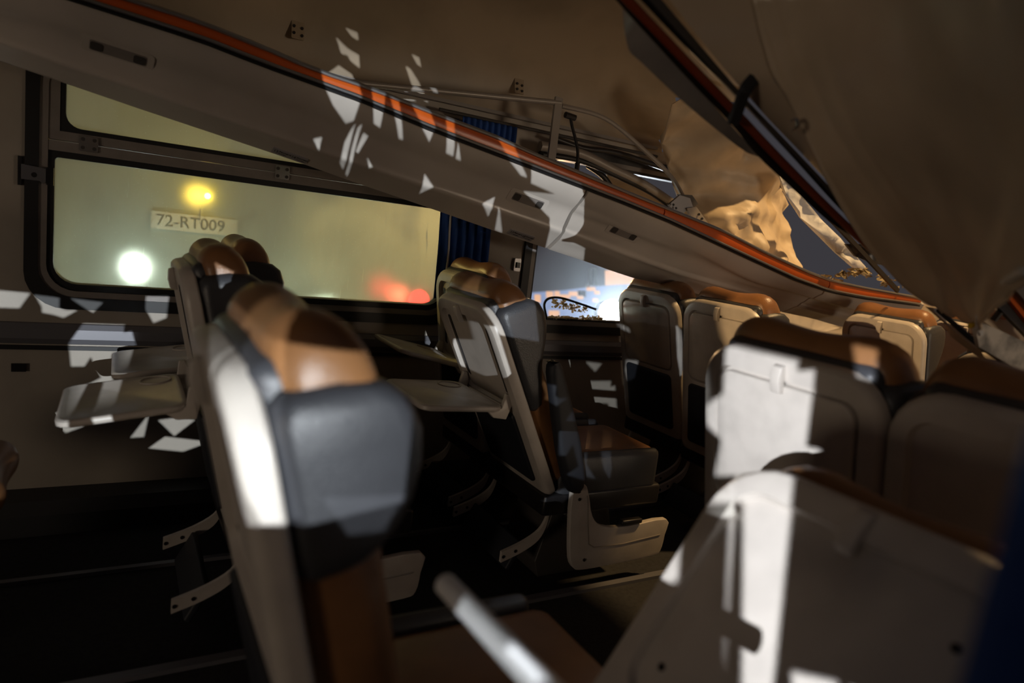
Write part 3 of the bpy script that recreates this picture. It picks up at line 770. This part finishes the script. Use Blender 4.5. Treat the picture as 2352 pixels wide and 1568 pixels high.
for aa, bb, q in ((r1, r2, .75), ):
    pts = [at(a[0] + (b_[0] - a[0]) * q, a[1] + (b_[1] - a[1]) * q, Y=YT - .012) for a, b_ in zip(aa, bb)]
    o = MB().tube(catmull(pts, 6), .0085, 8).obj('red_trim', M['redtrim'], rk2); o.location = -O2
strip('upper_channel', r2b, r3, M['black'], YT - .005, YT - .015)
strip('grey_rail', r3, r4, M['darkmetal'], YT - .018, YT - .022)
q_ = [(1722, -10), (1745, 90), (1770, 170), (1800, 215), (1830, 270), (1862, 340), (1910, 430), (1980, 545), (2060, 645), (2120, 695), (2150, 705)]
r5 = [(1530, -10), (1640, 130), (1700, 200), (1760, 268), (1800, 310), (1860, 372), (1915, 432), (2003, 532), (2070, 612), (2115, 672), (2150, 705)]
strip('inner_fascia', r5, q_, M['sheet'], YT - .03, .90, .008, 40)
# big curved underside sheet
lines2 = [(.90, q_), (.875, [(1760, -20), (1800, 110), (1840, 200), (1875, 270), (1920, 350), (1970, 430), (2020, 500), (2080, 580), (2120, 640), (2155, 690), (2165, 712)]),
          (.84, [(1830, -20), (1860, 100), (1890, 190), (1925, 270), (1970, 350), (2020, 430), (2070, 505), (2120, 580), (2160, 645), (2185, 705), (2195, 725)]),
          (.76, [(1930, -20), (1950, 100), (1975, 200), (2010, 290), (2050, 370), (2095, 450), (2140, 525), (2180, 600), (2210, 660), (2230, 720), (2242, 748)]),
          (.66, [(2040, -30), (2060, 80), (2090, 180), (2120, 270), (2155, 355), (2190, 430), (2220, 500), (2250, 570), (2268, 640), (2262, 690), (2246, 735)]),
          (.54, [(2150, -40), (2180, 60), (2210, 150), (2245, 240), (2275, 320), (2300, 395), (2318, 460), (2325, 530), (2322, 600), (2310, 650), (2290, 690)]),
          (.44, [(2260, -50), (2290, 40), (2320, 130), (2350, 220), (2375, 300), (2390, 370), (2400, 440), (2400, 510), (2390, 570), (2375, 610), (2352, 632)]),
          (.36, [(2380, -60), (2420, 30), (2450, 120), (2480, 210), (2500, 290), (2510, 370), (2510, 440), (2505, 500), (2490, 550), (2470, 585), (2430, 600)])]
grid = [[at(x, y, Y=Y) for x, y in L_] for Y, L_ in lines2]
cols = [catmull([g_[j] for g_ in grid], 4) for j in range(len(q_))]
rows = [catmull([c_[i] for c_ in cols], 4) for i in range(len(cols[0]))]
for i, r_ in enumerate(rows):
    for j, p in enumerate(r_):
        p += Vector((.2, .5, .8)) * (.018 * noise.noise(Vector((i * .33, j * .06, 1))) + .009 * noise.noise(Vector((i * .8, j * .10, 7))))
m = MB(); m.loft(rows, False, False, closed=False)
us = m.obj('rack_underside', M['sheet'], rk2, ang=80); us.location = -O2
md = us.modifiers.new('thickness', 'SOLIDIFY'); md.thickness = .006; md.offset = 1
# torn white lip
lip = catmull([at(x, y, Y=Y) for x, y, Y in ((2252, 770, .74), (2246, 748, .74), (2252, 725, .72), (2275, 700, .68), (2290, 685, .62), (2305, 655, .58), (2320, 640, .52), (2335, 630, .48), (2356, 622, .44))], 5)
o = MB().tube([p + Vector((random.gauss(0, .001), 0, random.gauss(0, .001))) for p in lip], [.005 + .004 * random.random() for _ in lip], 6).obj('torn_lip', M['white'], rk2); o.location = -O2
o = MB().tube(catmull([at(x, y, Y=.745) for x, y in ((2228, 748), (2240, 745), (2250, 748))], 3), .006, 6).obj('yellow_plug', mat('yellow_plastic', (.6, .4, .02), .4), rk2); o.location = -O2
sheet('worn_end_panel', [(2241, 753, .77), (2262, 743, .77), (2352, 784, .74), (2400, 806, .72), (2400, 905, .72), (2352, 862, .74), (2249, 797, .77)], None, None, None, M['dirtywhite'], .008, .03, .0, parent=rk2, off=O2)
sheet('end_beam', [(2134, 705, .92), (2155, 708, .92), (2250, 800, .80), (2352, 870, .76), (2400, 905, .74), (2400, 930, .74), (2305, 868, .78), (2193, 775, .88)], None, None, None, M['sheet'], .01, .05, .0, parent=rk2, off=O2)
o = MB().tube(catmull([at(x, y, Y=Y) for x, y, Y in ((2155, 712, .905), (2249, 792, .79), (2352, 862, .735), (2400, 900, .72))], 4), .006, 6).obj('end_seal', M['rubber'], rk2); o.location = -O2
# things seen through the torn end
io = at(2320, 700, Y=.82)
ins = tag(empty('rack_end_fitting', io), 'orange edged rack end with dark bar seen through the torn panel at right', 'fitting')
def isheet(nm, poly, Y, mt):
    o = sheet(nm, [(x, y, Y) for x, y in poly], None, None, None, M[mt], .01, None, 0, parent=ins, off=io)
isheet('orange_edge', [(2303, 668), (2322, 655), (2400, 745), (2400, 790)], .80, 'orange')
isheet('dark_beam', [(2320, 650), (2345, 640), (2400, 680), (2400, 745)], .78, 'darkmetal')
isheet('dark_bar', [(2288, 700), (2303, 672), (2400, 785), (2400, 815)], .81, 'black')
isheet('tan_plate', [(2255, 735), (2262, 722), (2300, 712), (2340, 745), (2400, 790), (2400, 830)], .86, 'sheet')
isheet('orange_strip', [(2268, 722), (2275, 705), (2320, 728), (2310, 735)], .85, 'orange')
o = MB().tube([at(2282, 735, Y=.83), at(2298, 715, Y=.82)], .008, 8).obj('pin', M['darkmetal'], ins); o.location = -io
sheet('black_grille', [(1940, 560, 2.05), (1990, 560, 2.0), (2040, 592, 2.0), (2055, 612, 2.0), (2010, 606, 2.0), (1965, 588, 2.05)], None, None, None, M['black'], .01, .03, .02, parent=rk2, off=O2)
# strap handle and hooks
st = catmull([at(x, y, Y=Y) for x, y, Y in ((1752, 160, .93), (1738, 178, .93), (1716, 205, .93), (1702, 240, .94), (1692, 268, .95), (1684, 282, .96))], 5)
rings = []
for p in st:
    rings.append([p + Vector(d) for d in ((-.012, 0, -.004), (.012, 0, -.004), (.012, .006, .006), (-.012, .006, .006))])
hd = MB().loft(rings).obj('strap_handle', M['armr'], rk2, ang=60); hd.location = -O2
o = MB().tube([at(1748, 152, Y=.925), at(1754, 152, Y=.915)], .008, 10).obj('chrome_button', M['chrome'], hd)
hp = at(1815, 278, Y=.88)
o = MB().tube(catmull([hp, hp + Vector((.006, -.008, .004)), hp + Vector((.012, -.008, -.008)), hp + Vector((.008, 0, -.016))], 4), .0035, 6).obj('rack_hook', M['chrome'], rk2); o.location = -O2

# broken tube in the foreground
r_a = ray(1022, 1340).normalized() * .80; r_b = ray(1270, 1600).normalized() * .62
pa = Vector((r_a[0], r_a[1], r_a[2] + H0)); pb = Vector((r_b[0], r_b[1], r_b[2] + H0))
pc = pb + (pb - pa) * .55
tag(MB().tube([pa, pa + (pb - pa) * .01, pb, pc], [.010, .0125, .0125, .0125], 14).obj('broken_tube', M['white']), 'pale broken tube sticking up diagonally at bottom centre', 'tube')
cq = curtain('near_curtain', -.12, .118, .30, 1.10, .30, None, 3, .010, axis='y', seed=9)
tag(cq, 'dark blue curtain hanging at the lower right edge of the frame', 'curtain')

# ------------------------------------------------------------------ near side wall: sill, posts and an added unseen gobo, holes cut to shape the lamp patches
WR = -.2
def thru(S, p):
    t_ = (WR - S.y) / (p.y - S.y); q = S + (p - S) * t_; return (q.x, q.z)
HP = Vector((.43, 0, .40)); HN = Vector((-math.cos(R(34)), 0, math.sin(R(34))))   # back plane of the folded seat
def onH(x, y):
    r = ray(x, y); o_ = Vector((0, 0, H0)); t_ = (HP - o_).dot(HN) / r.dot(HN); return o_ + r * t_
holes = []
def hole(S, pts, Y=None, X=None, H=False):
    P3 = [onH(x, y) if H else at(x, y, Y=Y, X=X) for x, y in pts]
    holes.append([thru(S, p) for p in P3])
for pts in ([(735, 160), (775, 172), (822, 193), (830, 222), (815, 275), (797, 280), (765, 240), (742, 195)],
            [(850, 198), (884, 212), (876, 292), (860, 282)], [(893, 222), (914, 232), (930, 320), (919, 315)],
            [(940, 235), (984, 252), (998, 292), (988, 326), (972, 300)], [(1020, 265), (1040, 272), (1046, 358), (1028, 350)], [(1050, 322), (1064, 368), (1051, 362)],
            [(1138, 315), (1176, 330), (1192, 370), (1214, 408), (1198, 402), (1165, 365)]):
    hole(S1, pts, Y=2.13)
for pts in ([(716, 322), (736, 318), (730, 350)], [(800, 300), (808, 290), (800, 330), (788, 390), (778, 375), (786, 330)], [(812, 300), (822, 292), (812, 340), (800, 405), (794, 398), (802, 345)],
            [(826, 310), (838, 318), (818, 355), (812, 350)], [(838, 362), (852, 385), (843, 388)], [(968, 400), (990, 430), (962, 445)],
            [(1100, 468), (1128, 452), (1120, 498)], [(1135, 470), (1160, 535), (1142, 528)], [(1185, 440), (1440, 470), (1432, 515), (1360, 512), (1335, 548), (1350, 605), (1260, 575), (1252, 500)]):
    hole(S1, pts, Y=2.3)
for pts in ([(1215, 378), (1432, 462), (1444, 508), (1300, 455), (1222, 420)], ):
    hole(S1, pts, Y=2.14)
for pts in ([(792, 62), (822, 74), (825, 92), (808, 82)], [(772, 82), (800, 108), (827, 124), (829, 154), (806, 136), (800, 124), (785, 120)], [(752, 166), (780, 146), (812, 168), (815, 182), (770, 174)],
            [(946, 122), (965, 130), (971, 152), (960, 146), (953, 134)], [(933, 148), (946, 155), (966, 185), (988, 234), (975, 226), (950, 195)], [(924, 226), (932, 206), (960, 230)]):
    hole(S1, pts, Y=2.655)
for pts in ([(95, 690), (150, 712), (178, 712), (145, 730), (118, 722), (95, 718)], [(190, 743), (285, 746), (285, 812), (215, 808), (193, 842), (162, 842), (157, 790)],
            [(112, 955), (185, 925), (228, 930), (195, 962), (190, 980), (150, 995), (130, 975)], [(298, 1006), (342, 950), (330, 1004)], [(362, 965), (415, 958), (448, 965), (400, 1002)],
            [(340, 1030), (378, 1003), (482, 1015), (420, 1038)], [(335, 680), (388, 680), (382, 730), (352, 742), (334, 710)]):
    hole(S1, pts, Y=2.69)
hole(S1, [(420, 720), (600, 800), (880, 830), (960, 960), (935, 1165), (700, 1225), (600, 1222), (560, 1150), (480, 960), (440, 800)], Y=.62)
hole(S1, [(1120, 712), (1230, 682), (1240, 785), (1150, 770)], Y=1.72)
hole(S1, [(1110, 750), (1142, 750), (1178, 865), (1145, 872)], Y=1.72)
hole(S1, [(1062, 790), (1100, 770), (1120, 800), (1140, 860), (1110, 862), (1085, 855), (1056, 840)], Y=1.95)
for pts in ([(1235, 820), (1292, 824), (1275, 852), (1250, 852)], [(1297, 826), (1328, 830), (1325, 852), (1305, 854)], [(1342, 830), (1382, 835), (1366, 855)],
            [(1352, 928), (1368, 900), (1412, 884), (1421, 985), (1416, 1006), (1404, 985), (1395, 928), (1384, 920), (1378, 940), (1376, 975), (1392, 1004), (1342, 986), (1362, 972)]):
    hole(S3, pts, Y=2.69)
for pts in ([(1660, 785), (1832, 825), (1828, 850), (1870, 846), (1864, 905), (1836, 1090), (1620, 1100), (1640, 1010), (1606, 975), (1608, 930), (1650, 900)], [(1945, 785), (2012, 800), (2005, 875), (1958, 862)]):
    hole(S2, pts, X=1.09)
for pts in ([(1745, 1055), (1824, 1075), (1768, 1600), (1690, 1600), (1695, 1150), (1715, 1120)], [(1664, 1180), (1680, 1190), (1658, 1540), (1648, 1540)], [(1575, 1140), (1562, 1240), (1556, 1332), (1520, 1342), (1440, 1300), (1500, 1220)]):
    hole(S2, pts, H=True)
hole(S2, [(2250, 1255), (2335, 1300), (2345, 1345), (2260, 1300)], H=True)
GOBO_RECT = [(-1.13, .45), (.98, .45), (.98, 1.66), (-1.13, 1.66)]
V, F = cdt(GOBO_RECT, holes)
wr = struct(slab([(a, b_) for a, b_ in V], F, lambda u, v: Vector((u, WR, v)), Vector((0, -.004, 0))).obj('light_gobo', M['gobo'], smooth=False))  # unseen mask added to break the lamp light into shards
ws = struct(MB().box(XB, XE, WR - .06, WR, 0, .45).obj('wall_right', M['wall'], smooth=False))
MB().box(-1.19, -1.13, WR - .05, WR + .01, .45, 1.88).obj('window_post', M['wall'], ws, smooth=False)
MB().box(.98, 1.06, WR - .05, WR + .01, .45, 1.88).obj('window_post', M['wall'], ws, smooth=False)

MB().box(-1.13, .98, WR - .05, WR + .01, 1.66, 1.88).obj('gobo_header', M['wall'], ws, smooth=False)  # bar added to stop lamp light leaking over the mask

# ------------------------------------------------------------------ outside
gd = struct(MB().add([(x, y, -1.05 - .085 * (y - 3) - d) for d in (0, .2) for x, y in ((-30, -12), (70, -12), (70, 3), (-30, 3))] + [(x, y, -1.05 - .085 * (y - 3) - d) for d in (0, .2) for x, y in ((-30, 3), (70, 3), (70, 90), (-30, 90))], [(0, 1, 2, 3), (4, 7, 6, 5), (8, 9, 10, 11), (12, 15, 14, 13)]).obj('ground', M['ground'], smooth=False))
def bulb(name, px, py, Y, r, mt, parent, off, flat=True):
    c = at(px, py, Y=Y)
    m_ = MB(); rings = []
    for k in range(1, 8):
        a = math.pi * k / 8
        rings.append([c + Vector((r * math.sin(a) * math.cos(b_), -r * math.cos(a) * .6, r * math.sin(a) * math.sin(b_))) for b_ in [2 * math.pi * j / 12 for j in range(12)]])
    o = m_.loft(rings).obj(name, mt, parent); o.location = -off; return o
VY = 5.6
vb = at(430, 700, Y=VY); vb.z = -1.0
ve = tag(empty('parked_vehicle', vb), 'pale rescue vehicle with number plate and lamps behind the grimy window', 'vehicle')
o = MB().loft([[(x, y, z) for x, z in rr(-1.6, 3.0, -.7, 2.6, .25)] for y in (VY, VY + .05, VY + 2.2)]).obj('body', M['body'], ve, ang=50); o.location = -vb
o = MB().box(-1.6, 3.0, VY + .3, VY + 2.2, -1.0, -.65).obj('undercarriage', M['black'], ve, smooth=False); o.location = -vb
pc_ = at(438, 513, Y=VY)
po = MB().prism(rr(-.29, .29, -.062, .062, .01), 'y', -.02, 0).obj('number_plate', M['plate'], ve, smooth=False); po.location = pc_ - vb + Vector((.03, 0, 0)); po.rotation_euler = (0, R(0), 0)
txt('plate_text', '72-RT009', .115, M['ink'], po, (-.26, -.022, 0), (R(90), 0, 0))
bulb('amber_lamp', 477, 450, VY - .03, .022, M['lampyellow'], ve, vb)
bulb('headlamp', 315, 628, VY - .03, .035, M['lampwhite'], ve, vb)
bulb('tail_lamp', 962, 690, VY - .03, .10, M['lampred'], ve, vb)
lamp('amber_lamp_light', 'POINT', at(477, 450, Y=VY - .25), 1.2, (1, .6, .1), .04)
lamp('headlamp_light', 'POINT', at(315, 640, Y=VY - .3), 9, (.9, .97, 1), .05)
lamp('tail_lamp_light', 'POINT', at(975, 700, Y=VY - 1.4), 2.5, (1, .1, .06), .05)
lamp('vehicle_fill', 'POINT', at(800, 760, Y=4.6), 22, (.85, 1, .88), .1)  # fill added to brighten the vehicle and the grimy pane before it
# floodlight on a stand beyond the broken window
fc = at(1402, 718, Y=6.0)
fe = tag(empty('floodlight', (fc.x, fc.y, -1.0)), 'glaring white floodlight on a stand beyond the broken window', 'floodlight')
fo = Vector((fc.x, fc.y, -1.0))
o = bulb('flood_lens', 1402, 718, 6.0, .15, M['whitelamp2'], fe, fo)
o = MB().tube([(fc.x, fc.y + .12, -1.0), (fc.x, fc.y + .12, fc.z)], .03, 8).obj('stand', M['darkmetal'], fe); o.location = -fo
o = MB().tube([(fc.x, fc.y + .05, fc.z), (fc.x, fc.y + .16, fc.z)], .11, 12).obj('lamp_housing', M['black'], fe); o.location = -fo
lamp('floodlight_light', 'POINT', fc + Vector((-.1, -.3, 0)), 110, (.85, .94, 1), .08)
hz = bpy.data.materials.new('glare_haze'); hz.use_nodes = True  # haze ball added to give the floodlight its lens glare
for n_ in list(hz.node_tree.nodes):
    if n_.type == 'BSDF_PRINCIPLED': hz.node_tree.nodes.remove(n_)
vs_ = hz.node_tree.nodes.new('ShaderNodeVolumeScatter'); vs_.inputs['Density'].default_value = .12; vs_.inputs['Color'].default_value = (.8, .9, 1, 1); vs_.inputs['Anisotropy'].default_value = .4
hz.node_tree.links.new(vs_.outputs[0], hz.node_tree.nodes['Material Output'].inputs['Volume'])
m_ = MB(); rings = []
for k in range(1, 12):
    a = math.pi * k / 12
    rings.append([fc + Vector((1.1 * math.sin(a) * math.cos(b_), 1.1 * math.sin(a) * math.sin(b_), 1.1 * math.cos(a))) for b_ in [2 * math.pi * j / 16 for j in range(16)]])
hzo = m_.loft(rings).obj('glare_haze', hz); hzo['kind'] = 'stuff'; tag(hzo, 'added haze ball imitating glare around the white floodlight', 'haze')
# far terminal building, tower, lit openings, shrub
BY = 30
b0 = at(1230, 680, Y=BY); b0.z = -1
be = tag(empty('terminal_building', b0), 'low building with self-glowing bluish front and warm lit windows beyond the broken window', 'building')
def far(nm, poly, mt, Y=BY, th=.3, par=None, off=None):
    V_, F_ = cdt([(p.x, p.z) for p in (at(x, y, Y=Y) for x, y in poly)])
    o = slab(V_, F_, lambda u, v: Vector((u, Y, v)), Vector((0, th, 0))).obj(nm, M[mt], par if par is not None else be, smooth=False)
    o.location = -(off if off is not None else b0); return o
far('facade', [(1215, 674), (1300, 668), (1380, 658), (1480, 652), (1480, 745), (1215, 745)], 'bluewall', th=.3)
for x, y, w_, h_ in ((1237, 686, 5, 9), (1265, 677, 6, 7), (1282, 675, 4, 6), (1298, 681, 12, 4), (1319, 675, 8, 5), (1335, 683, 5, 4), (1360, 664, 8, 4), (1374, 672, 4, 4), (1370, 690, 4, 4), (1275, 720, 10, 6)):
    far('lit_window', [(x - w_, y - h_), (x + w_, y - h_), (x + w_, y + h_), (x - w_, y + h_)], 'winglow', BY - .4, .2)
far('dark_door', [(1330, 668), (1346, 668), (1346, 682), (1330, 682)], 'black', BY - .4, .2)
tw = at(1366, 700, Y=BY + 14); tw.z = -1
te = tag(empty('signal_tower', tw), 'slim pale tower rising above the far building', 'tower')
far('mast', [(1362, 618), (1369, 618), (1370, 665), (1361, 665)], 'plate', BY + 14, .5, te, tw)
far('mast_head', [(1356, 656), (1374, 656), (1374, 664), (1356, 664)], 'plate', BY + 14, .6, te, tw)
b9 = at(1430, 640, Y=BY + 22); b9.z = -1
bo = tag(empty('brick_block', b9), 'orange self-glowing block partly hidden by the rack beyond the broken window', 'building')
far('glowing_facade', [(1395, 622), (1480, 618), (1480, 720), (1398, 720)], 'winglow', BY + 22, .4, bo, b9)  # emission on the whole wall stands for light falling on it
